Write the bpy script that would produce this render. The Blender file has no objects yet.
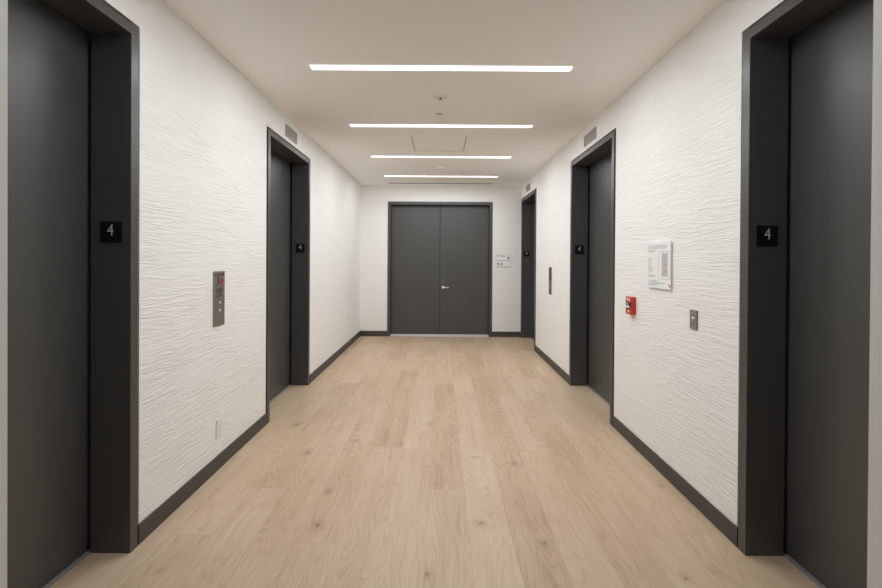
import bpy, bmesh, math, random
from mathutils import Vector, Matrix
random.seed(4)
S = bpy.context.scene
COL = S.collection

# ------------------------------------------------------------------ settings
S.view_settings.view_transform = 'Standard'
S.view_settings.look = 'None'
S.view_settings.gamma = 1.0
S.view_settings.use_curve_mapping = False
S.view_settings.exposure = 0.0
S.cycles.max_bounces = 16
S.cycles.diffuse_bounces = 12
S.cycles.glossy_bounces = 6
S.cycles.use_denoising = True
S.cycles.use_adaptive_sampling = False
S.cycles.caustics_reflective = False
S.cycles.sample_clamp_indirect = 8.0
W = bpy.data.worlds.new('world'); S.world = W; W.use_nodes = True
W.node_tree.nodes['Background'].inputs[0].default_value = (0, 0, 0, 1)

# ------------------------------------------------------------------ measures (metres; the camera stands at x=0, y=0)
XL, XR = -1.494, 1.485            # wall faces
YB = 7.72                         # back wall face
ZC = 2.798                        # ceiling
YF = 0.82                         # lobby face of the entry wall
YR = -1.7                         # rear wall of the space the camera stands in
PROUD = 0.008                     # frames and baseboards stand this far off the wall

# ------------------------------------------------------------------ materials
def mat(name, color, rough=0.5, metal=0.0, spec=0.5, emit=None, estr=0.0):
    m = bpy.data.materials.new(name); m.use_nodes = True
    b = m.node_tree.nodes['Principled BSDF']
    b.inputs['Base Color'].default_value = (*color, 1)
    b.inputs['Roughness'].default_value = rough
    b.inputs['Metallic'].default_value = metal
    b.inputs['Specular IOR Level'].default_value = spec
    if emit:
        b.inputs['Emission Color'].default_value = (*emit, 1)
        b.inputs['Emission Strength'].default_value = estr
    return m

def N(m, t, **kw):
    n = m.node_tree.nodes.new(t)
    for k, v in kw.items(): setattr(n, k, v)
    return n
def L(m, a, b): m.node_tree.links.new(a, b)
def math_node(m, op, a, b=None, c=None):
    n = N(m, 'ShaderNodeMath', operation=op)
    for i, v in enumerate((a, b, c)):
        if v is None: continue
        if isinstance(v, (int, float)): n.inputs[i].default_value = v
        else: L(m, v, n.inputs[i])
    return n.outputs[0]
def comb(m, x, y, z):
    n = N(m, 'ShaderNodeCombineXYZ')
    for i, v in enumerate((x, y, z)):
        if isinstance(v, (int, float)): n.inputs[i].default_value = v
        else: L(m, v, n.inputs[i])
    return n.outputs[0]
def noise(m, vec, scale=1, detail=2, rough=0.5, dist=0.0):
    n = N(m, 'ShaderNodeTexNoise')
    L(m, vec, n.inputs['Vector'])
    n.inputs['Scale'].default_value = scale; n.inputs['Detail'].default_value = detail
    n.inputs['Roughness'].default_value = rough; n.inputs['Distortion'].default_value = dist
    return n.outputs['Fac']
def ramp(m, fac, stops, interp='LINEAR'):
    n = N(m, 'ShaderNodeValToRGB'); n.color_ramp.interpolation = interp
    e = n.color_ramp.elements
    while len(e) < len(stops): e.new(0.5)
    for i, (p, c) in enumerate(stops):
        e[i].position = p; e[i].color = (*c, 1) if len(c) == 3 else c
    L(m, fac, n.inputs[0]); return n.outputs[0]
def xyz(m):
    tc = N(m, 'ShaderNodeTexCoord'); sp = N(m, 'ShaderNodeSeparateXYZ')
    L(m, tc.outputs['Object'], sp.inputs[0])
    return sp.outputs[0], sp.outputs[1], sp.outputs[2]

def plaster_material():
    """combed plaster: low horizontal ridges that wander up and down"""
    m = mat('combed_plaster', (0.91, 0.90, 0.885), 0.62, spec=0.25)
    b = m.node_tree.nodes['Principled BSDF']
    x, y, z = xyz(m)
    def ridge(ox, fy, fz, zz, gain, pw):
        n = noise(m, comb(m, math_node(m, 'ADD', x, ox), math_node(m, 'MULTIPLY', y, fy), math_node(m, 'MULTIPLY', zz, fz)), 1, 2.5, 0.5)
        v = math_node(m, 'SUBTRACT', 1.0, math_node(m, 'MULTIPLY', math_node(m, 'ABSOLUTE', math_node(m, 'SUBTRACT', n, 0.5)), gain))
        return math_node(m, 'POWER', math_node(m, 'MAXIMUM', v, 0.0), pw)
    warp = noise(m, comb(m, x, math_node(m, 'MULTIPLY', y, 2.2), math_node(m, 'MULTIPLY', z, 3.0)), 1, 2, 0.55)
    warp2 = noise(m, comb(m, x, math_node(m, 'MULTIPLY', y, 9.0), math_node(m, 'MULTIPLY', z, 16.0)), 1, 2, 0.6)
    zz = math_node(m, 'ADD', z, math_node(m, 'MULTIPLY', math_node(m, 'SUBTRACT', warp, 0.5), 0.055))
    zz = math_node(m, 'ADD', zz, math_node(m, 'MULTIPLY', math_node(m, 'SUBTRACT', warp2, 0.5), 0.016))
    r1 = ridge(0.0, 3.2, 55.0, zz, 8.0, 1.1)
    r2 = ridge(7.3, 6.5, 105.0, zz, 7.0, 1.2)
    patch = noise(m, comb(m, x, math_node(m, 'MULTIPLY', y, 3.2), math_node(m, 'MULTIPLY', z, 9.0)), 1, 2, 0.5)
    patch = ramp(m, patch, [(0.36, (0.35,) * 3), (0.60, (1,) * 3)])
    h = math_node(m, 'MULTIPLY', math_node(m, 'ADD', r1, math_node(m, 'MULTIPLY', r2, 0.5)), patch)
    bp = N(m, 'ShaderNodeBump'); bp.inputs['Strength'].default_value = 0.62; bp.inputs['Distance'].default_value = 0.0032
    L(m, h, bp.inputs['Height']); L(m, bp.outputs[0], b.inputs['Normal'])
    return m

def floor_material():
    """wide pale oak planks laid along the lobby"""
    m = mat('oak_planks', (0.6, 0.44, 0.3), 0.42, spec=0.35)
    b = m.node_tree.nodes['Principled BSDF']
    x, y, z = xyz(m)
    PW, PL = 0.2185, 2.2
    fx = math_node(m, 'DIVIDE', math_node(m, 'ADD', x, 0.066 + 10 * PW), PW)
    col = math_node(m, 'FLOOR', fx); fracx = math_node(m, 'FRACT', fx)
    wn = N(m, 'ShaderNodeTexWhiteNoise', noise_dimensions='1D'); L(m, col, wn.inputs['W'])
    fy = math_node(m, 'ADD', math_node(m, 'DIVIDE', y, PL), math_node(m, 'MULTIPLY', wn.outputs['Value'], 7.0))
    row = math_node(m, 'FLOOR', fy); fracy = math_node(m, 'FRACT', fy)
    wid = N(m, 'ShaderNodeTexWhiteNoise', noise_dimensions='2D'); L(m, comb(m, col, row, 0.0), wid.inputs['Vector'])
    rnd = wid.outputs['Value']
    off = math_node(m, 'MULTIPLY', rnd, 37.0)
    # cathedral grain: contours of a stretched noise field
    field = noise(m, comb(m, math_node(m, 'MULTIPLY', x, 5.5), math_node(m, 'ADD', math_node(m, 'MULTIPLY', y, 0.75), off), off), 1, 2.0, 0.5, 0.15)
    rings = math_node(m, 'SINE', math_node(m, 'MULTIPLY', field, 150.0))
    rings = math_node(m, 'MULTIPLY', math_node(m, 'ADD', rings, 1.0), 0.5)
    rings = math_node(m, 'POWER', rings, 2.0)
    fine = noise(m, comb(m, math_node(m, 'MULTIPLY', x, 240.0), math_node(m, 'ADD', math_node(m, 'MULTIPLY', y, 7.0), off), off), 1, 3, 0.6)
    mid = noise(m, comb(m, math_node(m, 'MULTIPLY', x, 22.0), math_node(m, 'ADD', math_node(m, 'MULTIPLY', y, 1.6), off), off), 1, 3, 0.55)
    blot = noise(m, comb(m, math_node(m, 'MULTIPLY', x, 3.0), math_node(m, 'ADD', math_node(m, 'MULTIPLY', y, 1.4), off), off), 1, 2, 0.5)
    tone = math_node(m, 'ADD', math_node(m, 'MULTIPLY', rnd, 0.20), math_node(m, 'MULTIPLY', blot, 0.46))
    tone = math_node(m, 'ADD', tone, math_node(m, 'MULTIPLY', mid, 0.42))
    tone = math_node(m, 'SUBTRACT', tone, math_node(m, 'MULTIPLY', rings, 0.14))
    tone = math_node(m, 'ADD', tone, math_node(m, 'MULTIPLY', fine, 0.34))
    base = ramp(m, tone, [(0.34, FLOOR_DARK), (0.68, FLOOR_MID), (1.0, FLOOR_LIGHT)])
    # knots
    kv = N(m, 'ShaderNodeTexVoronoi'); kv.feature = 'F1'; kv.voronoi_dimensions = '2D'; kv.inputs['Scale'].default_value = 1.0
    wob = noise(m, comb(m, math_node(m, 'MULTIPLY', x, 14.0), math_node(m, 'MULTIPLY', y, 9.0), 0.0), 1, 2, 0.6)
    L(m, comb(m, math_node(m, 'ADD', math_node(m, 'MULTIPLY', x, 3.4), math_node(m, 'MULTIPLY', wob, 0.16)),
              math_node(m, 'ADD', math_node(m, 'MULTIPLY', y, 2.6), math_node(m, 'ADD', off, math_node(m, 'MULTIPLY', wob, 0.12))), off), kv.inputs['Vector'])
    kc = N(m, 'ShaderNodeSeparateColor'); L(m, kv.outputs['Color'], kc.inputs[0])
    size = math_node(m, 'ADD', 0.015, math_node(m, 'MULTIPLY', math_node(m, 'POWER', kc.outputs[1], 2.0), 0.07))
    pick = math_node(m, 'GREATER_THAN', kc.outputs[0], 0.74)
    kd = math_node(m, 'SUBTRACT', 1.0, math_node(m, 'DIVIDE', kv.outputs['Distance'], size))
    kd = math_node(m, 'MULTIPLY', math_node(m, 'MINIMUM', math_node(m, 'MAXIMUM', math_node(m, 'MULTIPLY', kd, 1.3), 0.0), 1.0), pick)
    halo = math_node(m, 'SUBTRACT', 1.0, math_node(m, 'DIVIDE', kv.outputs['Distance'], math_node(m, 'MULTIPLY', size, 3.2)))
    halo = math_node(m, 'MULTIPLY', math_node(m, 'MULTIPLY', math_node(m, 'MAXIMUM', halo, 0.0), 0.30), pick)
    kfac = math_node(m, 'MAXIMUM', math_node(m, 'MULTIPLY', kd, 0.62), halo)
    mx = N(m, 'ShaderNodeMix', data_type='RGBA'); L(m, kfac, mx.inputs[0]); L(m, base, mx.inputs[6])
    mx.inputs[7].default_value = (0.13, 0.075, 0.04, 1)
    # plank joints
    ex = math_node(m, 'MINIMUM', fracx, math_node(m, 'SUBTRACT', 1.0, fracx))
    ey = math_node(m, 'MINIMUM', fracy, math_node(m, 'SUBTRACT', 1.0, fracy))
    jx = math_node(m, 'LESS_THAN', ex, 0.0045); jy = math_node(m, 'LESS_THAN', ey, 0.0006)
    joint = math_node(m, 'MULTIPLY', math_node(m, 'MAXIMUM', jx, jy), 0.35)
    mj = N(m, 'ShaderNodeMix', data_type='RGBA'); L(m, joint, mj.inputs[0]); L(m, mx.outputs[2], mj.inputs[6])
    mj.inputs[7].default_value = (0.26, 0.17, 0.10, 1)
    L(m, mj.outputs[2], b.inputs['Base Color'])
    L(m, math_node(m, 'ADD', 0.38, math_node(m, 'MULTIPLY', fine, 0.14)), b.inputs['Roughness'])
    bp = N(m, 'ShaderNodeBump'); bp.inputs['Strength'].default_value = 0.12; bp.inputs['Distance'].default_value = 0.001
    L(m, math_node(m, 'SUBTRACT', fine, math_node(m, 'MULTIPLY', joint, 2.0)), bp.inputs['Height']); L(m, bp.outputs[0], b.inputs['Normal'])
    return m

def painted_metal(name, color, rough, spec=0.5):
    m = mat(name, color, rough, spec=spec)
    b = m.node_tree.nodes['Principled BSDF']
    x, y, z = xyz(m)
    n = noise(m, comb(m, x, y, z), 900, 1, 0.5)
    bp = N(m, 'ShaderNodeBump'); bp.inputs['Strength'].default_value = 0.03; bp.inputs['Distance'].default_value = 0.0004
    L(m, n, bp.inputs['Height']); L(m, bp.outputs[0], b.inputs['Normal'])
    return m

def brushed(name, color, rough=0.35):
    m = mat(name, color, rough, metal=1.0)
    b = m.node_tree.nodes['Principled BSDF']
    x, y, z = xyz(m)
    n = noise(m, comb(m, math_node(m, 'MULTIPLY', x, 900.0), math_node(m, 'MULTIPLY', y, 900.0), math_node(m, 'MULTIPLY', z, 8.0)), 1, 2, 0.5)
    L(m, math_node(m, 'ADD', rough - 0.08, math_node(m, 'MULTIPLY', n, 0.16)), b.inputs['Roughness'])
    return m

FLOOR_DARK, FLOOR_MID, FLOOR_LIGHT = (0.44, 0.302, 0.19), (0.57, 0.42, 0.288), (0.65, 0.515, 0.385)
LAMP = 1.8
LAMP_W = 18.6
LAMP_COL = (0.915, 0.970, 1.0)
M_PLASTER = plaster_material()
M_FLOOR = floor_material()
M_PAINT = mat('smooth_white_paint', (0.88, 0.87, 0.855), 0.6, spec=0.3)
M_REAR = mat('low_bounce_rear', (0.16, 0.155, 0.15), 0.7, spec=0.2)  # unseen walls, tone made dark so little light bounces onto the jambs
M_CEIL = mat('ceiling_white_paint', (0.95, 0.94, 0.93), 0.75, spec=0.2)
M_FRAME = painted_metal('charcoal_metal', (0.068, 0.068, 0.066), 0.36)
M_DOOR = painted_metal('charcoal_door_paint', (0.074, 0.074, 0.071), 0.36)
M_BASE = painted_metal('charcoal_base_paint', (0.062, 0.059, 0.053), 0.5)
M_GAP = mat('black_gap', (0.006, 0.006, 0.006), 0.9, spec=0.1)
M_SILL = mat('grey_aluminium', (0.26, 0.26, 0.255), 0.5)
M_ALU = mat('pale_aluminium', (0.78, 0.76, 0.73), 0.38, metal=0.35)
M_STEEL = brushed('brushed_steel', (0.39, 0.365, 0.335), 0.42)
M_CHROME = mat('chrome', (0.85, 0.85, 0.85), 0.16, metal=1.0)
M_LAMP = mat('lit_diffuser', (0.9, 0.9, 0.9), 0.5, emit=(0.98, 0.99, 1.0), estr=LAMP)
M_TRIM = mat('white_fixture_metal', (0.9, 0.89, 0.88), 0.5)
M_BLACK = mat('black_acrylic', (0.004, 0.004, 0.004), 0.35, spec=0.3)
M_INK = mat('black_ink', (0.02, 0.02, 0.02), 0.6)
M_NUM = mat('pale_grey_numeral', (0.62, 0.62, 0.62), 0.6)
M_GREY = mat('grey_ink', (0.36, 0.38, 0.41), 0.6)
M_LGREY = mat('light_grey_ink', (0.52, 0.54, 0.57), 0.6)
M_DGREY = mat('dark_grey_ink', (0.16, 0.16, 0.18), 0.6)
M_RED = mat('red_enamel', (0.52, 0.034, 0.022), 0.32)
M_REDINK = mat('red_ink', (0.40, 0.02, 0.03), 0.6)
M_PINK = mat('pink_ink', (0.62, 0.25, 0.28), 0.6)
M_BEIGE = mat('beige_ink', (0.60, 0.56, 0.51), 0.6)
M_PLATE = mat('white_sign_panel', (0.90, 0.91, 0.92), 0.3)
M_PLASTIC = mat('white_plastic', (0.82, 0.80, 0.79), 0.4)
M_WHITEINK = mat('white_ink', (0.85, 0.85, 0.85), 0.5)
M_LIT = mat('button_face', (0.9, 0.9, 0.9), 0.25)
M_SPR = mat('off_white_enamel', (0.86, 0.85, 0.83), 0.5)
M_METAL_SHADE = mat('dark_metal_and_shade', (0.08, 0.075, 0.07), 0.5)  # dark parts, and painted shade in the hatch gap and at the key plate edge

# ------------------------------------------------------------------ mesh helpers (all in world metres; build() moves them under their parent)
class MB:
    def __init__(self): self.bm = bmesh.new()
    def box(self, x0, x1, y0, y1, z0, z1):
        x0, x1 = sorted((x0, x1)); y0, y1 = sorted((y0, y1)); z0, z1 = sorted((z0, z1))
        v = [self.bm.verts.new(p) for p in ((x0,y0,z0),(x1,y0,z0),(x1,y1,z0),(x0,y1,z0),(x0,y0,z1),(x1,y0,z1),(x1,y1,z1),(x0,y1,z1))]
        for f in ((3,2,1,0),(4,5,6,7),(0,1,5,4),(1,2,6,5),(2,3,7,6),(3,0,4,7)): self.bm.faces.new([v[i] for i in f])
        return self
    def bbox(self, x0, x1, y0, y1, z0, z1, r=0.002, seg=2):
        t = bmesh.new(); me = bpy.data.meshes.new('tmp')
        q = MB(); q.box(x0, x1, y0, y1, z0, z1)
        bmesh.ops.bevel(q.bm, geom=q.bm.edges[:], offset=r, segments=seg, profile=0.6, affect='EDGES')
        q.bm.to_mesh(me); q.bm.free(); t.free(); self.bm.from_mesh(me); bpy.data.meshes.remove(me)
        return self
    def prism(self, pts, axis, a, b):
        """2-D outline extruded along an axis from a to b"""
        def P(p, t):
            return {'x': (t, p[0], p[1]), 'y': (p[0], t, p[1]), 'z': (p[0], p[1], t)}[axis]
        v0 = [self.bm.verts.new(P(p, a)) for p in pts]; v1 = [self.bm.verts.new(P(p, b)) for p in pts]
        n = len(pts)
        self.bm.faces.new(v0[::-1]); self.bm.faces.new(v1)
        for i in range(n): self.bm.faces.new((v0[i], v0[(i+1) % n], v1[(i+1) % n], v1[i]))
        return self
    def plate(self, u0, u1, v0, v1, holes, axis, a, b):
        """rectangular slab with rectangular holes through it"""
        us = sorted({u0, u1, *[min(max(h[i], u0), u1) for h in holes for i in (0, 1)]})
        vs = sorted({v0, v1, *[min(max(h[i], v0), v1) for h in holes for i in (2, 3)]})
        def solid(i, j):
            if i < 0 or j < 0 or i >= len(us)-1 or j >= len(vs)-1: return False
            cu, cv = (us[i]+us[i+1])/2, (vs[j]+vs[j+1])/2
            return not any(h[0] < cu < h[1] and h[2] < cv < h[3] for h in holes)
        cache = {}
        def V(i, j, t):
            k = (i, j, t)
            if k not in cache:
                p = (us[i], vs[j]); w = a if t == 0 else b
                cache[k] = self.bm.verts.new({'x': (w, p[0], p[1]), 'y': (p[0], w, p[1]), 'z': (p[0], p[1], w)}[axis])
            return cache[k]
        for i in range(len(us)-1):
            for j in range(len(vs)-1):
                if not solid(i, j): continue
                self.bm.faces.new((V(i,j,0), V(i,j+1,0), V(i+1,j+1,0), V(i+1,j,0)))
                self.bm.faces.new((V(i,j,1), V(i+1,j,1), V(i+1,j+1,1), V(i,j+1,1)))
                for (di, dj, p, q) in ((-1,0,(i,j),(i,j+1)), (1,0,(i+1,j+1),(i+1,j)), (0,-1,(i+1,j),(i,j)), (0,1,(i,j+1),(i+1,j+1))):
                    if not solid(i+di, j+dj):
                        self.bm.faces.new((V(*p,0), V(*q,0), V(*q,1), V(*p,1)))
        return self
    def lathe(self, prof, c, axis, sgn=1, seg=40):
        """profile (radius, height) turned about an axis through c; height runs along sgn*axis"""
        rings = []
        for r, h in prof:
            ring = []
            for k in range(seg):
                a = 2*math.pi*k/seg; p, q = r*math.cos(a), r*math.sin(a); t = h*sgn
                ring.append(self.bm.verts.new({'x': (c[0]+t, c[1]+p, c[2]+q), 'y': (c[0]+p, c[1]+t, c[2]+q), 'z': (c[0]+p, c[1]+q, c[2]+t)}[axis]))
            rings.append(ring)
        for i in range(len(rings)-1):
            for k in range(seg):
                self.bm.faces.new((rings[i][k], rings[i][(k+1) % seg], rings[i+1][(k+1) % seg], rings[i+1][k]))
        self.bm.faces.new(rings[0]); self.bm.faces.new(rings[-1])
        return self
    def flat(self, pts3, n, t):
        """polygon given in 3-D, thickened by t along n"""
        v0 = [self.bm.verts.new(p) for p in pts3]; v1 = [self.bm.verts.new(Vector(p)+Vector(n)*t) for p in pts3]
        k = len(pts3); self.bm.faces.new(v0[::-1]); self.bm.faces.new(v1)
        for i in range(k): self.bm.faces.new((v0[i], v0[(i+1) % k], v1[(i+1) % k], v1[i]))
        return self
    def text(self, s, size, o, r, u, t=0.0006, align='CENTER', stretch=1.0, bold=0.0):
        cu = bpy.data.curves.new('t', 'FONT'); cu.body = s; cu.size = size; cu.align_x = align; cu.align_y = 'CENTER'
        cu.extrude = t/2; cu.resolution_u = 4; cu.offset = bold
        ob = bpy.data.objects.new('t', cu); COL.objects.link(ob)
        dg = bpy.context.evaluated_depsgraph_get(); me = bpy.data.meshes.new_from_object(ob.evaluated_get(dg))
        bpy.data.objects.remove(ob); bpy.data.curves.remove(cu)
        r, u = Vector(r), Vector(u); n = r.cross(u); o = Vector(o)
        xs = [v.co.x for v in me.vertices]; ys = [v.co.y for v in me.vertices]
        cy = (min(ys)+max(ys))/2; cx = (min(xs)+max(xs))/2 if align == 'CENTER' else min(xs)
        for v in me.vertices: v.co = o + r*(v.co.x-cx)*stretch + u*(v.co.y-cy) + n*(v.co.z+t/2)
        self.bm.from_mesh(me); bpy.data.meshes.remove(me)
        return self
    def build(self, name, m, parent=None, smooth=False):
        bmesh.ops.recalc_face_normals(self.bm, faces=self.bm.faces[:])
        if parent is not None: bmesh.ops.translate(self.bm, vec=-world_loc(parent), verts=self.bm.verts[:])
        me = bpy.data.meshes.new(name); self.bm.to_mesh(me); self.bm.free()
        if smooth:
            for p in me.polygons: p.use_smooth = True
            me.set_sharp_from_angle(angle=math.radians(35))
        me.materials.append(m)
        o = bpy.data.objects.new(name, me); COL.objects.link(o)
        if parent is not None: o.parent = parent
        return o
def world_loc(o):
    v = Vector(o.location)
    while o.parent is not None: o = o.parent; v = v + Vector(o.location)
    return v
def thing(name, label, cat, loc, group=None, kind=None):
    o = bpy.data.objects.new(name, None); COL.objects.link(o); o.location = loc; o.empty_display_size = 0.1
    tag(o, label, cat, group, kind); return o
def tag(o, label=None, cat=None, group=None, kind=None):
    if label: o['label'] = label
    if cat: o['category'] = cat
    if group: o['group'] = group
    if kind: o['kind'] = kind
    return o
def struct(name, mb, m, label=None, cat=None):
    return tag(mb.build(name, m), label, cat, kind='structure')

# ------------------------------------------------------------------ layout of openings
FACE = 0.049                      # width of the frame face
HEAD = 2.541                      # top of the elevator frames
GAP = 0.018                       # dark reveal between frame and wall
ELEV = {'left_near': (-1, 0.890, 2.044), 'left_far': (-1, 3.576, 4.724),
        'right_near': (1, 0.890, 2.053), 'right_mid': (1, 3.574, 4.774), 'right_far': (1, 6.530, 7.695)}
DX0, DX1, DH = -0.992, 0.950, 2.498   # double door frame
LX0, LX1 = -0.940, 0.925              # light strips
LIGHTS = [1.705, 2.995, 4.285, 5.575, 6.868]
LW = 0.066
SLOT = (-0.950, 0.922, 7.475, 7.545)
HATCH = (-0.343, 0.278, 4.655, 5.283)
OPX0, OPX1 = -1.041*YF, 1.031*YF    # entry opening the camera looks through
SX0, SX1 = -2.3, 2.3                  # side walls of the space around the camera

# ------------------------------------------------------------------ setting
struct('floor', MB().box(-2.4, 2.4, YR-0.1, 7.95, -0.06, 0.0), M_FLOOR)
holes = [(LX0-0.006, LX1+0.006, y-LW/2-0.006, y+LW/2+0.006) for y in LIGHTS] + [SLOT, HATCH]
struct('ceiling', MB().plate(-2.4, 2.4, YR-0.1, 7.9, holes, 'z', ZC, ZC+0.05), M_CEIL)
for nm, s, xw in (('wall_left', -1, XL), ('wall_right', 1, XR)):
    hs = [(a-GAP, b+GAP, -1, HEAD+GAP) for (t, a, b) in ELEV.values() if t == s]
    struct(nm, MB().plate(YF, YB, 0.0, ZC, hs, 'x', xw, xw+s*0.10), M_PLASTER)
struct('wall_back', MB().plate(-1.7, 1.7, 0.0, ZC, [(DX0, DX1, -1, DH)], 'y', YB, YB+0.20), M_PAINT)
struct('wall_front', MB().plate(-2.4, 2.4, 0.0, ZC, [(OPX0, OPX1, -1, 9)], 'y', YF-0.16, YF), M_PAINT)
struct('wall_rear', MB().box(-2.4, 2.4, YR-0.1, YR, 0, ZC), M_REAR)
struct('wall_side_left', MB().box(SX0-0.1, SX0, YR, YF-0.16, 0, ZC), M_REAR)
struct('wall_side_right', MB().box(SX1, SX1+0.1, YR, YF-0.16, 0, ZC), M_REAR)

BH = 0.099
def baseboard(name, segs):
    b = MB()
    for s in segs: b.bbox(*s, 0.0005, BH, 0.0012, 1)
    struct(name, b, M_BASE)
def side_segments(s):
    xw = XL if s < 0 else XR
    es = sorted((a, b) for (t, a, b) in ELEV.values() if t == s)
    out, y = [], YF
    for a, b in es + [(YB, YB)]:
        if a - GAP/2 - y > 0.02: out.append((xw, xw - s*PROUD, y, a - GAP/2 if a < YB else YB))
        y = b + GAP/2
    return out
baseboard('baseboard_left', side_segments(-1))
baseboard('baseboard_right', side_segments(1))
baseboard('baseboard_back', [(XL+PROUD, DX0, YB-PROUD, YB), (DX1, XR-0.001, YB-PROUD, YB)])

# ------------------------------------------------------------------ elevators
def elevator(key, label):
    s, y0, y1 = ELEV[key]
    xw = XL if s < 0 else XR
    f = xw - s*PROUD                      # face of the frame
    d = (-1.677 if s < 0 else 1.661)      # inner end of the jambs
    yc = (y0+y1)/2
    t = thing('elevator_entrance', label, 'elevator', (xw, yc, 0), 'elevator entrances along the lobby')
    mb = MB()
    o = [(y0, 0), (y0, HEAD), (y1, HEAD), (y1, 0), (y1-FACE, 0), (y1-FACE, HEAD-FACE), (y0+FACE, HEAD-FACE), (y0+FACE, 0)]
    v0 = [mb.bm.verts.new((f, *p)) for p in o]; v1 = [mb.bm.verts.new((d, *p)) for p in o]
    for q in ((0,1,6,7), (1,2,5,6), (2,3,4,5)):
        mb.bm.faces.new([v0[i] for i in q]); mb.bm.faces.new([v1[i] for i in q])
    for i in range(8): mb.bm.faces.new((v0[i], v0[(i+1) % 8], v1[(i+1) % 8], v1[i]))
    bmesh.ops.recalc_face_normals(mb.bm, faces=mb.bm.faces[:])
    eds = [e for e in mb.bm.edges if all(abs(v.co.x-f) < 1e-6 for v in e.verts) and len(e.link_faces) == 2 and abs(e.calc_face_angle(0)) > 0.5]
    bmesh.ops.bevel(mb.bm, geom=eds, offset=0.0015, segments=2, profile=0.6, affect='EDGES')
    mb.build('door_frame', M_FRAME, t)
    r = MB()                               # dark shadow joint around the frame
    e = min(y1+GAP-0.0005, YB-0.001)
    xa, xb = xw + s*0.022, xw + s*0.03
    r.box(xa, xb, y0-GAP+0.0005, y0-0.0005, 0.002, HEAD+GAP-0.0005); r.box(xa, xb, y1+0.0005, e, 0.002, HEAD+GAP-0.0005)
    r.box(xa, xb, y0-0.0005, y1+0.0005, HEAD+0.0005, HEAD+GAP-0.0005)
    r.build('shadow_joint', M_GAP, t)
    xp = d + s*0.022                       # face of the sliding panels
    seam = yc
    for a, b in ((y0+FACE-0.03, seam-0.0015), (seam+0.0015, y1-FACE+0.03)):
        b_ = min(b, YB+0.05)
        MB().bbox(xp, xp+s*0.03, a, b_, 0.008, HEAD-FACE+0.03, 0.0015, 2).build('door_panel', M_DOOR, t)
    sl = MB().box(d-s*0.001, xp+s*0.06, y0+FACE-0.03, min(y1-FACE+0.03, YB+0.05), 0.0005, 0.0045)
    for k in range(2): sl.box(d+s*(0.005+0.008*k), d+s*(0.009+0.008*k), y0+FACE, y1-FACE, 0.0045, 0.0055)
    sl.build('sill', M_SILL, t)
    MB().box(xp+s*0.036, xp+s*0.045, y0, min(y1, YB+0.08), 0.0, HEAD).build('shaft_backing', M_GAP, t)
    # floor number plate on the far jamb, facing back down the lobby
    yj = y1 - FACE; xc = (f + d)/2 + (0.001 if s < 0 else -0.002)
    h = 0.0508
    pl = MB().bbox(xc-h, xc+h, yj-0.004, yj, 1.543-h, 1.543+h, 0.0008, 1).build('number_plate', M_BLACK, t)
    tag(pl, 'black square plate with a white number 4')
    MB().text('4', 0.079, (xc-0.001, yj-0.0042, 1.5545), (1, 0, 0), (0, 0, 1), 0.0008, stretch=0.84, bold=-0.0006).build('numeral', M_NUM, pl)
elevator('left_near', 'dark grey elevator entrance on the left wall, nearest the camera, before the white outlet')
elevator('left_far', 'dark grey elevator entrance on the left wall beyond the steel call panel, under a grille')
elevator('right_near', 'dark grey elevator entrance on the right wall, nearest the camera, beside the key switch plate')
elevator('right_mid', 'dark grey elevator entrance in the middle of the right wall, beside the red fire alarm')
elevator('right_far', 'narrow-looking dark grey elevator entrance on the right wall in the corner by the double doors')

# grilles above the elevators
def grille(s, ya, yb, z0, z1, label):
    xw = XL if s < 0 else XR
    t = thing('wall_grille', label, 'grille', (xw, (ya+yb)/2, z0), 'metal grilles above the elevators')
    x1 = xw - s*0.006
    w = 0.008
    fr = MB().plate(ya, yb, z0, z1, [(ya+w, yb-w, z0+w, z1-w)], 'x', xw, x1); fr.build('frame', M_GR, t)
    MB().box(xw, xw - s*0.001, ya+w, yb-w, z0+w, z1-w).build('backing', M_METAL_SHADE, t)
    m = MB(); n = 13
    for k in range(n):
        zc = z0 + w + (k+0.5)*(z1-z0-2*w)/n
        m.box(xw - s*0.001, xw - s*0.0045, ya+w, yb-w, zc-0.0027, zc+0.0027)
    for k in range(1, 30):
        yc = ya + w + k*(yb-ya-2*w)/30
        m.box(xw - s*0.0012, xw - s*0.0042, yc-0.0016, yc+0.0016, z0+w, z1-w)
    m.build('mesh_screen', M_GR, t)
M_GR = mat('taupe_metal', (0.40, 0.365, 0.335), 0.45, metal=0.25)
grille(-1, 3.980, 4.293, 2.597, 2.713, 'taupe metal grille above the far elevator on the left wall')
grille(1, 4.008, 4.344, 2.602, 2.713, 'taupe metal grille above the middle elevator on the right wall')
grille(1, 6.976, 7.265, 2.607, 2.718, 'small taupe metal grille above the corner elevator on the right wall')

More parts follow.
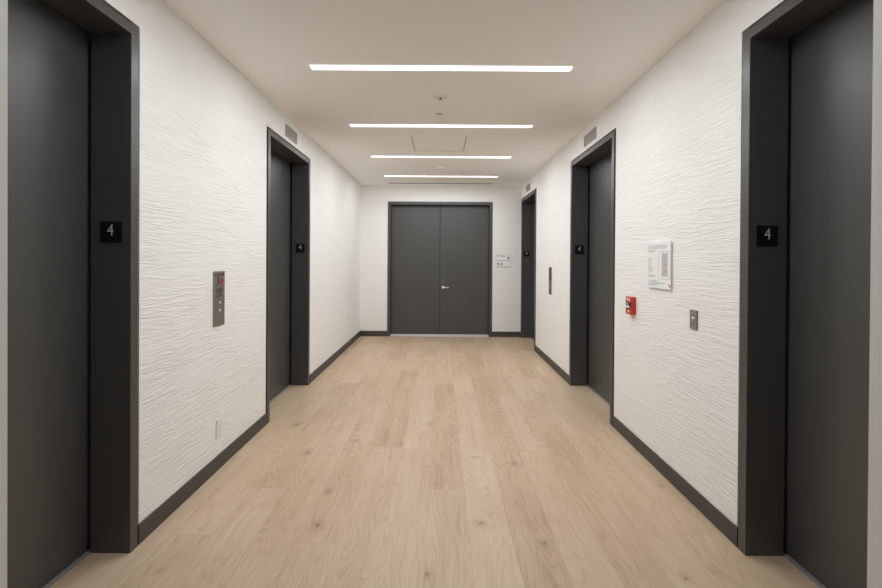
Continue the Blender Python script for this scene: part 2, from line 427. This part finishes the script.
# ------------------------------------------------------------------ double door
t = thing('door_1', 'dark grey metal double doors with a silver lever at the end of the lobby', 'double door', (-0.022, YB, 0), kind='structure')
yf = YB - PROUD
mb = MB()
fw = 0.054
o = [(DX0, 0), (DX0, DH), (DX1, DH), (DX1, 0), (DX1-fw, 0), (DX1-fw, DH-fw), (DX0+fw, DH-fw), (DX0+fw, 0)]
v0 = [mb.bm.verts.new((p[0], yf, p[1])) for p in o]; v1 = [mb.bm.verts.new((p[0], YB+0.20, p[1])) for p in o]
for q in ((0,1,6,7), (1,2,5,6), (2,3,4,5)):
    mb.bm.faces.new([v0[i] for i in q]); mb.bm.faces.new([v1[i] for i in q])
for i in range(8): mb.bm.faces.new((v0[i], v0[(i+1) % 8], v1[(i+1) % 8], v1[i]))
mb.build('frame', M_FRAME, t)
st = MB()                                  # rebate stop inside the frame
st.box(DX0+fw, DX0+fw+0.016, YB+0.165, YB+0.18, 0.02, DH-fw); st.box(DX1-fw-0.016, DX1-fw, YB+0.165, YB+0.18, 0.02, DH-fw)
st.box(DX0+fw, DX1-fw, YB+0.165, YB+0.18, DH-fw-0.016, DH-fw); st.build('door_stop', M_FRAME, t)
ly = YB + 0.115                            # face of the leaves
seam = -0.022
leaves = []
for a, b in ((DX0+fw+0.003, seam-0.003), (seam+0.003, DX1-fw-0.003)):
    lf = MB().bbox(a, b, ly, ly+0.045, 0.028, DH-fw-0.004, 0.0015, 1).build('door_leaf', M_DOOR, t); leaves.append(lf)
MB().box(seam-0.02, seam+0.02, ly+0.047, ly+0.055, 0.028, DH-fw).build('astragal', M_GAP, t)
MB().prism([(YB-0.01, 0.0006), (YB+0.05, 0.024), (YB+0.17, 0.024), (YB+0.17, 0.0006)], 'x', DX0+fw+0.001, DX1-fw-0.001).build('threshold', M_ALU, t)
rl = leaves[1]
h = MB()
h.lathe([(0.026, 0), (0.026, 0.006), (0.022, 0.010), (0.011, 0.012), (0.011, 0.045), (0.0005, 0.046)], (0.040, ly, 0.908), 'y', -1, 24)
pts = []
for i, (px, pz) in enumerate([(0.030, 0.918), (0.052, 0.919), (0.10, 0.914), (0.150, 0.911), (0.153, 0.904), (0.148, 0.899), (0.10, 0.899), (0.052, 0.897), (0.030, 0.898)]): pts.append((px, pz))
h.prism(pts, 'y', ly-0.056, ly-0.040)
tag(h.build('lever_handle', M_ALU, rl, True), 'silver lever handle')
k = MB(); k.lathe([(0.0165, 0), (0.0165, 0.008), (0.012, 0.012), (0.0005, 0.0125)], (0.042, ly, 1.012), 'y', -1, 24)
tag(k.build('lock_cylinder', M_CHROME, rl, True), 'round chrome lock cylinder')

# room sign on the back wall
t = thing('room_sign', 'pale two-panel room sign on the back wall, right of the double doors', 'sign', (1.147, YB, 1.29))
def back_rect(mb, x0, x1, z0, z1, y, th): return mb.box(x0, x1, y-th, y, z0, z1)
MB().bbox(1.014, 1.283, YB-0.004, YB-0.0002, 1.2915, 1.5285, 0.001, 1).build('back_plate', M_GREY, t)
p1 = MB().bbox(1.018, 1.279, YB-0.010, YB-0.004, 1.4185, 1.526, 0.001, 1).build('upper_panel', M_PLATE, t)
p2 = MB().bbox(1.018, 1.279, YB-0.010, YB-0.004, 1.303, 1.409, 0.001, 1).build('lower_panel', M_PLATE, t)
def scribble(mb, place, width, height, rng):
    """row of small illegible letter-like strokes; place(a, b, c, d) adds a bar from a..b across and c..d up"""
    a = 0.0
    while a < width - height*0.5:
        w = height*(0.35 + 0.3*rng.random()); k = rng.randint(0, 3); e = min(a+w, width); s = height*0.2
        place(a, a+s, 0, height)
        if k != 1: place(a, e, height-s, height)
        if k != 2: place(a, e, 0, s)
        if k in (0, 3): place(e-s, e, height*0.5, height)
        if k in (1, 3): place(a, e, height*0.42, height*0.42+s)
        a = e + height*0.2
rng = random.Random(2)
tx = MB(); scribble(tx, lambda a, b, c, d: tx.box(1.028+a, 1.028+b, YB-0.0106, YB-0.010, 1.479+c, 1.479+d), 0.165, 0.036, rng)
tx.build('lettering', M_GREY, p1)
ar = MB(); ar.prism([(1.222, 1.482), (1.262, 1.482), (1.262, 1.470), (1.250, 1.440), (1.234, 1.440), (1.222, 1.470)], 'y', YB-0.0106, YB-0.010)
ar.build('symbol', M_DGREY, p1)
ar = MB().text('410', 0.078, (1.086, YB-0.0102, 1.352), (1, 0, 0), (0, 0, 1), 0.0008, stretch=0.95, bold=0.0012); ar.build('room_number', M_DGREY, p2)

# ------------------------------------------------------------------ things on the side walls
class Panel:
    """plane of a side wall: a runs left to right as seen from the lobby, b runs up"""
    def __init__(self, s, x, yc, z0, w):
        self.s, self.x, self.yc, self.z0, self.w = s, x, yc, z0, w
    def Y(self, a): return self.yc + self.s*(self.w/2 - a)       # right wall: left edge is the far one
    def rect(self, mb, a0, a1, b0, b1, d0, d1):
        return mb.box(self.x - self.s*d0, self.x - self.s*d1, self.Y(a0), self.Y(a1), self.z0+b0, self.z0+b1)
    def poly(self, mb, pts, d0, d1):
        return mb.prism([(self.Y(a), self.z0+b) for a, b in pts], 'x', self.x - self.s*d0, self.x - self.s*d1)
    def disc(self, mb, a, b, prof, seg=24):
        return mb.lathe(prof, (self.x, self.Y(a), self.z0+b), 'x', -self.s, seg)
    def text(self, mb, s, size, a, b, d, align='CENTER', stretch=1.0, bold=0.0):
        return mb.text(s, size, (self.x - self.s*d, self.Y(a), self.z0+b), (0, -self.s, 0), (0, 0, 1), 0.0005, align, stretch, bold)
    def scrib(self, mb, a, b, w, h, d, rng):
        scribble(mb, lambda p, q, c, e: self.rect(mb, a+p, a+q, b+c, b+e, d, d+0.0004), w, h, rng)

def call_panel(s, yc, z0, label):
    xw = XL if s < 0 else XR
    w, h = 0.137, 0.366
    P = Panel(s, xw, yc, z0, w)
    t = thing('call_panel', label, 'call panel', (xw, yc, z0), 'elevator call panels')
    fp = MB(); fp.bbox(xw + s*0.004, xw - s*0.007, P.Y(0), P.Y(w), z0, z0+h, 0.0012, 1); fp = fp.build('faceplate', M_STEEL, t)
    d = 0.007
    q = MB(); P.text(q, 'IN CASE OF FIRE', 0.0165, w/2, h*0.935, d, bold=0.0005); q.build('heading', M_INK, fp)
    # engraved pictogram: person on stairs, and a flame
    q = MB()
    P.poly(q, [(0.030, h*.745), (0.030, h*.76), (0.044, h*.76), (0.044, h*.785), (0.056, h*.785), (0.056, h*.81), (0.066, h*.81), (0.066, h*.795), (0.060, h*.77), (0.050, h*.755), (0.040, h*.745)], d, d+0.0005)
    P.poly(q, [(0.044, h*.79), (0.050, h*.83), (0.046, h*.86), (0.050, h*.875), (0.062, h*.865), (0.064, h*.825), (0.058, h*.79)], d, d+0.0005)
    P.disc(q, 0.058, h*.890, [(0.007, d), (0.007, d+0.0005)], 14)
    q.build('stair_pictogram', M_INK, fp)
    q = MB(); P.poly(q, [(0.082, h*.765), (0.078, h*.80), (0.084, h*.84), (0.090, h*.86), (0.094, h*.90), (0.102, h*.855), (0.110, h*.83), (0.112, h*.79), (0.106, h*.762), (0.094, h*.75)], d, d+0.0005)
    q.build('flame_pictogram', M_REDINK, fp)
    q = MB(); P.rect(q, 0.022, 0.122, h*.715, h*.722, d, d+0.0005)
    rg = random.Random(5)
    for k, ww in enumerate((0.080, 0.088, 0.062, 0.070)): P.scrib(q, (w-ww)/2, h*(0.66-0.042*k), ww, 0.0095, d, rg)
    q.build('instructions', M_INK, fp)
    for b in (0.425, 0.280):
        q = MB(); P.disc(q, w/2, h*b, [(0.013, d), (0.013, d+0.002), (0.011, d+0.003), (0.0005, d+0.003)]); bt = q.build('call_button', M_STEEL, t, True)
        q = MB(); P.disc(q, w/2, h*b, [(0.008, d+0.003), (0.008, d+0.0045), (0.006, d+0.0055), (0.0005, d+0.0057)]); q.build('button_cap', M_LIT, bt, True)
    q = MB(); P.disc(q, w/2, h*0.14, [(0.004, d), (0.004, d+0.0008), (0.0005, d+0.001)], 12); q.build('key_switch', M_METAL_SHADE, t)
    return t
call_panel(-1, 2.796, 0.969, 'tall brushed steel call panel with two buttons on the left wall')
call_panel(1, 5.644, 0.965, 'narrow-looking steel call panel on the right wall between the two farthest elevators')

# evacuation plan
def evac():
    w, h, yc, z0 = 0.294, 0.315, 2.8185, 1.2355
    t = thing('evacuation_plan', 'white evacuation plan sign with a small map on the right textured wall', 'sign', (XR, yc, z0))
    P = Panel(1, XR, yc, z0, w)
    sp = MB(); P.rect(sp, 0.02, w-0.02, 0.02, h-0.02, -0.004, 0.006); sp.build('mount', M_METAL_SHADE, t)
    q = MB().bbox(XR-0.006, XR-0.014, P.Y(0), P.Y(w), z0, z0+h, 0.0008, 1); pn = q.build('panel', M_PLATE, t)
    d = 0.014
    q = MB(); P.text(q, 'EVACUATION PLAN', 0.040, 0.010, h-0.033, d, 'LEFT', 0.66, 0.0004); q.build('title', M_LGREY, pn)
    rg = random.Random(8)
    q = MB(); P.scrib(q, 0.012, h-0.068, 0.085, 0.013, d, rg); q.build('subtitle', M_LGREY, pn)
    q = MB()
    for k, ww in enumerate((0.060, 0.034, 0.044, 0.030, 0.070, 0.056)): P.scrib(q, 0.012, 0.195-0.0165*k, ww, 0.0075, d, rg)
    q.build('key_text', M_LGREY, pn)
    q = MB(); P.scrib(q, 0.012, 0.078, 0.095, 0.010, d, rg); q.build('notice_text', M_LGREY, pn)
    q = MB()
    for k, (a, ww) in enumerate(((0.040, 0.090), (0.010, 0.220), (0.010, 0.120))): P.scrib(q, a, 0.046-0.014*k, ww, 0.0085, d, rg)
    q.build('footer_text', M_LGREY, pn)
    a0, a1, b0, b1 = 0.150, 0.292, 0.066, 0.250
    q = MB().plate(P.Y(a1), P.Y(a0), z0+b0, z0+b1, [(P.Y(a1)+0.003, P.Y(a0)-0.003, z0+b0+0.003, z0+b1-0.003)], 'x', XR-d, XR-d-0.0005)
    mp = q.build('map_border', M_LGREY, pn)
    q = MB(); P.rect(q, 0.188, 0.264, 0.082, 0.238, d, d+0.0004); q.build('floor_map', M_BEIGE, mp)
    q = MB()
    for r in ((0.192, 0.206, 0.176, 0.190), (0.222, 0.234, 0.180, 0.186), (0.206, 0.212, 0.13, 0.16), (0.194, 0.208, 0.098, 0.112), (0.226, 0.230, 0.10, 0.112), (0.192, 0.26, 0.088, 0.090), (0.21, 0.216, 0.225, 0.234)):
        P.rect(q, *r, d+0.0004, d+0.0008)
    for a in (0.214, 0.236): P.rect(q, a, a+0.0018, 0.09, 0.23, d+0.0004, d+0.0008)
    for b in (0.12, 0.150, 0.170, 0.20): P.rect(q, 0.190, 0.262, b, b+0.0018, d+0.0004, d+0.0008)
    q.build('map_walls', M_LGREY, mp)
    for r in ((0.226, 0.250, 0.158, 0.166), (0.218, 0.242, 0.112, 0.118), (0.196, 0.220, 0.212, 0.216)): P.rect(MB(), *r, d+0.0004, d+0.0009).build('escape_route', M_PINK, mp)
    q = MB(); P.poly(q, [(0.272, 0.040), (0.280, 0.040), (0.287, 0.026), (0.296, 0.034), (0.298, 0.020), (0.289, 0.012), (0.280, 0.016)], d, d+0.0005); q.build('red_mark', M_PINK, pn)
evac()

# fire alarm pull station
def pull():
    w, h, yc, z0 = 0.101, 0.134, 3.216, 1.010
    t = thing('fire_alarm_pull_station', 'red fire alarm pull station on the right textured wall', 'fire alarm', (XR, yc, z0))
    P = Panel(1, XR, yc, z0, w)
    q = MB().bbox(XR+0.004, XR-0.036, P.Y(0), P.Y(w), z0, z0+h, 0.004, 3); body = q.build('housing', M_RED, t)
    d = 0.036
    q = MB(); P.text(q, 'FIRE', 0.034, w/2, h*0.84, d, bold=0.0008); q.build('lettering', M_WHITEINK, body)
    q = MB().bbox(XR-d, XR-d-0.003, P.Y(0.012), P.Y(w-0.012), z0+h*0.34, z0+h*0.70, 0.001, 1); rec = q.build('handle_recess', M_INK, t)
    q = MB().bbox(XR-d-0.003, XR-d-0.009, P.Y(0.018), P.Y(w-0.018), z0+h*0.38, z0+h*0.47, 0.002, 2)
    q.bbox(XR-d-0.003, XR-d-0.008, P.Y(w/2-0.008), P.Y(w/2+0.008), z0+h*0.44, z0+h*0.66, 0.002, 2)
    hd = q.build('pull_handle', M_WHITEINK, t)
    q = MB(); P.text(q, 'PULL', 0.022, w/2, h*0.59, d+0.0085, bold=0.0006); q.build('handle_lettering', M_GREY, hd)
    q = MB(); P.rect(q, 0.020, w-0.020, h*0.20, h*0.225, d, d+0.0006)
    P.poly(q, [(w/2-0.014, h*0.19), (w/2+0.014, h*0.19), (w/2, h*0.07)], d, d+0.0006); q.build('arrow_mark', M_WHITEINK, body)
pull()

# key switch plate
def key_plate():
    w, h, yc, z0 = 0.066, 0.112, 2.437, 1.023
    t = thing('key_switch_plate', 'small brushed steel key switch plate on the right wall below the evacuation plan', 'switch plate', (XR, yc, z0))
    P = Panel(1, XR, yc, z0, w)
    MB().box(XR+0.003, XR-0.0045, P.Y(0.0005), P.Y(w-0.0005), z0+0.0005, z0+h-0.0005).build('edge_shade', M_METAL_SHADE, t)  # added dark block, paints the shadow along the plate's edge
    q = MB().bbox(XR-0.0045, XR-0.008, P.Y(0), P.Y(w), z0, z0+h, 0.001, 1); q.build('plate', M_STEEL, t)
    q = MB(); P.disc(q, w/2, h*0.53, [(0.011, 0.008), (0.011, 0.011), (0.008, 0.013), (0.0005, 0.013)]); ky = q.build('key_cylinder', M_CHROME, t, True)
    q = MB(); P.rect(q, w/2-0.001, w/2+0.001, h*0.53-0.005, h*0.53+0.005, 0.013, 0.0134); q.build('keyhole', M_INK, ky)
    for b in (0.12, 0.90):
        q = MB(); P.disc(q, w/2, h*b, [(0.003, 0.008), (0.003, 0.0088), (0.0005, 0.0092)], 12); q.build('screw', M_CHROME, t, True)
key_plate()

# outlet
def outlet():
    w, h, yc, z0 = 0.068, 0.122, 2.802, 0.219
    t = thing('wall_outlet', 'white power outlet low on the left textured wall', 'outlet', (XL, yc, z0))
    P = Panel(-1, XL, yc, z0, w)
    MB().bbox(XL-0.003, XL+0.007, P.Y(0), P.Y(w), z0, z0+h, 0.002, 2).build('cover_plate', M_PLASTIC, t)
    rc = MB().bbox(XL+0.007, XL+0.0088, P.Y(0.017), P.Y(w-0.017), z0+h*0.22, z0+h*0.78, 0.001, 1).build('receptacle', M_PLASTIC, t)
    q = MB()
    for b in (0.37, 0.63):
        for a in (-0.006, 0.006): P.rect(q, w/2+a-0.001, w/2+a+0.001, h*b-0.001, h*b+0.007, 0.0088, 0.0091)
        P.disc(q, w/2, h*b-0.007, [(0.002, 0.0088), (0.002, 0.0091)], 10)
    q.build('slots', M_LGREY, rc)
outlet()

# ------------------------------------------------------------------ ceiling
names = {1: 'lit linear ceiling light, the longest-looking strip, nearest the camera', 2: 'lit linear ceiling light strip just in front of the ceiling access hatch',
         3: 'lit linear ceiling light strip just behind the ceiling access hatch', 4: 'lit linear ceiling light strip closest to the back wall, beside the dark air slot',
         0: 'lit linear ceiling light strip overhead, between the two nearest elevators'}
for i, y in enumerate(LIGHTS):
    xc = (LX0+LX1)/2
    t = thing('ceiling_light', names[i], 'ceiling light', (xc, y, ZC), 'linear ceiling lights')
    MB().plate(LX0-0.006, LX1+0.006, y-LW/2-0.006, y+LW/2+0.006, [(LX0, LX1, y-LW/2, y+LW/2)], 'z', ZC-0.001, ZC+0.045).build('housing', M_TRIM, t)
    MB().box(LX0+0.0005, LX1-0.0005, y-LW/2+0.0005, y+LW/2-0.0005, ZC-0.006, ZC+0.02).build('diffuser', M_LAMP, t)
    ld = bpy.data.lights.new('lamp', 'AREA'); ld.shape = 'RECTANGLE'; ld.size = LX1-LX0; ld.size_y = LW
    ld.energy = LAMP_W; ld.color = LAMP_COL
    lo = bpy.data.objects.new('lamp', ld); COL.objects.link(lo); lo.parent = t; lo.location = (0, 0, -0.008)
t = thing('air_slot', 'thin dark linear air slot in the ceiling near the back wall', 'vent', ((SLOT[0]+SLOT[1])/2, 7.51, ZC))
MB().plate(SLOT[0], SLOT[1], SLOT[2], SLOT[3], [(SLOT[0]+0.006, SLOT[1]-0.006, SLOT[2]+0.008, SLOT[3]-0.008)], 'z', ZC-0.001, ZC+0.05).build('slot_frame', M_TRIM, t)
MB().box(SLOT[0]+0.006, SLOT[1]-0.006, SLOT[2]+0.008, SLOT[3]-0.008, ZC+0.0005, ZC+0.05).build('slot_shade_fill', M_GAP, t)  # solid black block near the ceiling face, painted shade of the slot
t = thing('access_hatch', 'white square access hatch set flush in the ceiling between two light strips', 'hatch', ((HATCH[0]+HATCH[1])/2, (HATCH[2]+HATCH[3])/2, ZC))
g = 0.007
MB().bbox(HATCH[0]+g, HATCH[1]-g, HATCH[2]+0.0005, HATCH[3]-0.014, ZC, ZC+0.02, 0.001, 1).build('hatch_door', M_CEIL, t)
MB().plate(HATCH[0], HATCH[1], HATCH[2], HATCH[3], [(HATCH[0]+g, HATCH[1]-g, HATCH[2]+0.0005, HATCH[3]-0.014)], 'z', ZC+0.002, ZC+0.02).build('hatch_gap_shade', M_METAL_SHADE, t)  # dark ring filling the gap round the door, painted shade

t = thing('fire_sprinkler', 'recessed round fire sprinkler with dark centre behind the nearest ceiling light', 'sprinkler', (-0.014, 3.548, ZC))
c = (-0.014, 3.548, ZC)
MB().lathe([(0.064, 0), (0.064, 0.002), (0.058, 0.005), (0.044, 0.006), (0.040, 0.0035), (0.0005, 0.003)], c, 'z', -1).build('escutcheon', M_SPR, t, True)
MB().lathe([(0.010, 0.003), (0.010, 0.009), (0.007, 0.014), (0.0005, 0.0145)], c, 'z', -1, 20).build('nozzle', M_METAL_SHADE, t, True)
for a in (0, 1, 2, 3):
    th = math.pi/4 + a*math.pi/2; px, py = c[0]+0.028*math.cos(th), c[1]+0.028*math.sin(th)
    MB().bbox(px-0.006, px+0.006, py-0.006, py+0.006, ZC-0.011, ZC-0.003, 0.002, 1).build('deflector_arm', M_SPR, t)
t = thing('sprinkler_cap', 'small round concealed sprinkler cap just in front of the second ceiling light', 'sprinkler', (-0.023, 3.962, ZC))
c = (-0.023, 3.962, ZC)
MB().lathe([(0.036, 0), (0.036, 0.006), (0.0005, 0.006)], c, 'z', -1).build('neck', M_METAL_SHADE, t)
MB().lathe([(0.044, 0.006), (0.045, 0.008), (0.044, 0.010), (0.0005, 0.0105)], c, 'z', -1).build('cover', M_SPR, t, True)
t = thing('smoke_detector', 'white round smoke detector on the ceiling between the two farthest light strips', 'smoke detector', (0.0, 6.116, ZC))
c = (0.0, 6.116, ZC)
MB().lathe([(0.085, 0), (0.085, 0.012), (0.080, 0.016), (0.0005, 0.016)], c, 'z', -1).build('base', M_TRIM, t, True)
MB().lathe([(0.060, 0.016), (0.066, 0.022), (0.066, 0.030), (0.054, 0.042), (0.030, 0.047), (0.0005, 0.048)], c, 'z', -1).build('sensor_head', M_TRIM, t, True)

# ------------------------------------------------------------------ camera
p, yaw, r = (math.radians(v) for v in (-0.2849, -0.0071, -0.3447))
c_, s_ = math.cos, math.sin
Ry = Matrix(((c_(yaw), s_(yaw), 0), (-s_(yaw), c_(yaw), 0), (0, 0, 1)))
Rx = Matrix(((1, 0, 0), (0, c_(p), -s_(p)), (0, s_(p), c_(p))))
Rr = Matrix(((c_(r), 0, s_(r)), (0, 1, 0), (-s_(r), 0, c_(r))))
R = Ry @ Rx @ Rr
cam = bpy.data.cameras.new('camera'); co = bpy.data.objects.new('camera', cam); COL.objects.link(co)
B = Matrix((R.col[0], R.col[2], -R.col[1])).transposed()
co.matrix_world = Matrix.Translation((0, 0, 1.4188)) @ B.to_4x4()
cam.sensor_fit = 'HORIZONTAL'; cam.sensor_width = 36.0; cam.lens = 416.5/882*36
cam.shift_x = 0.0; cam.shift_y = -31.882/882
cam.clip_start = 0.02
S.camera = co
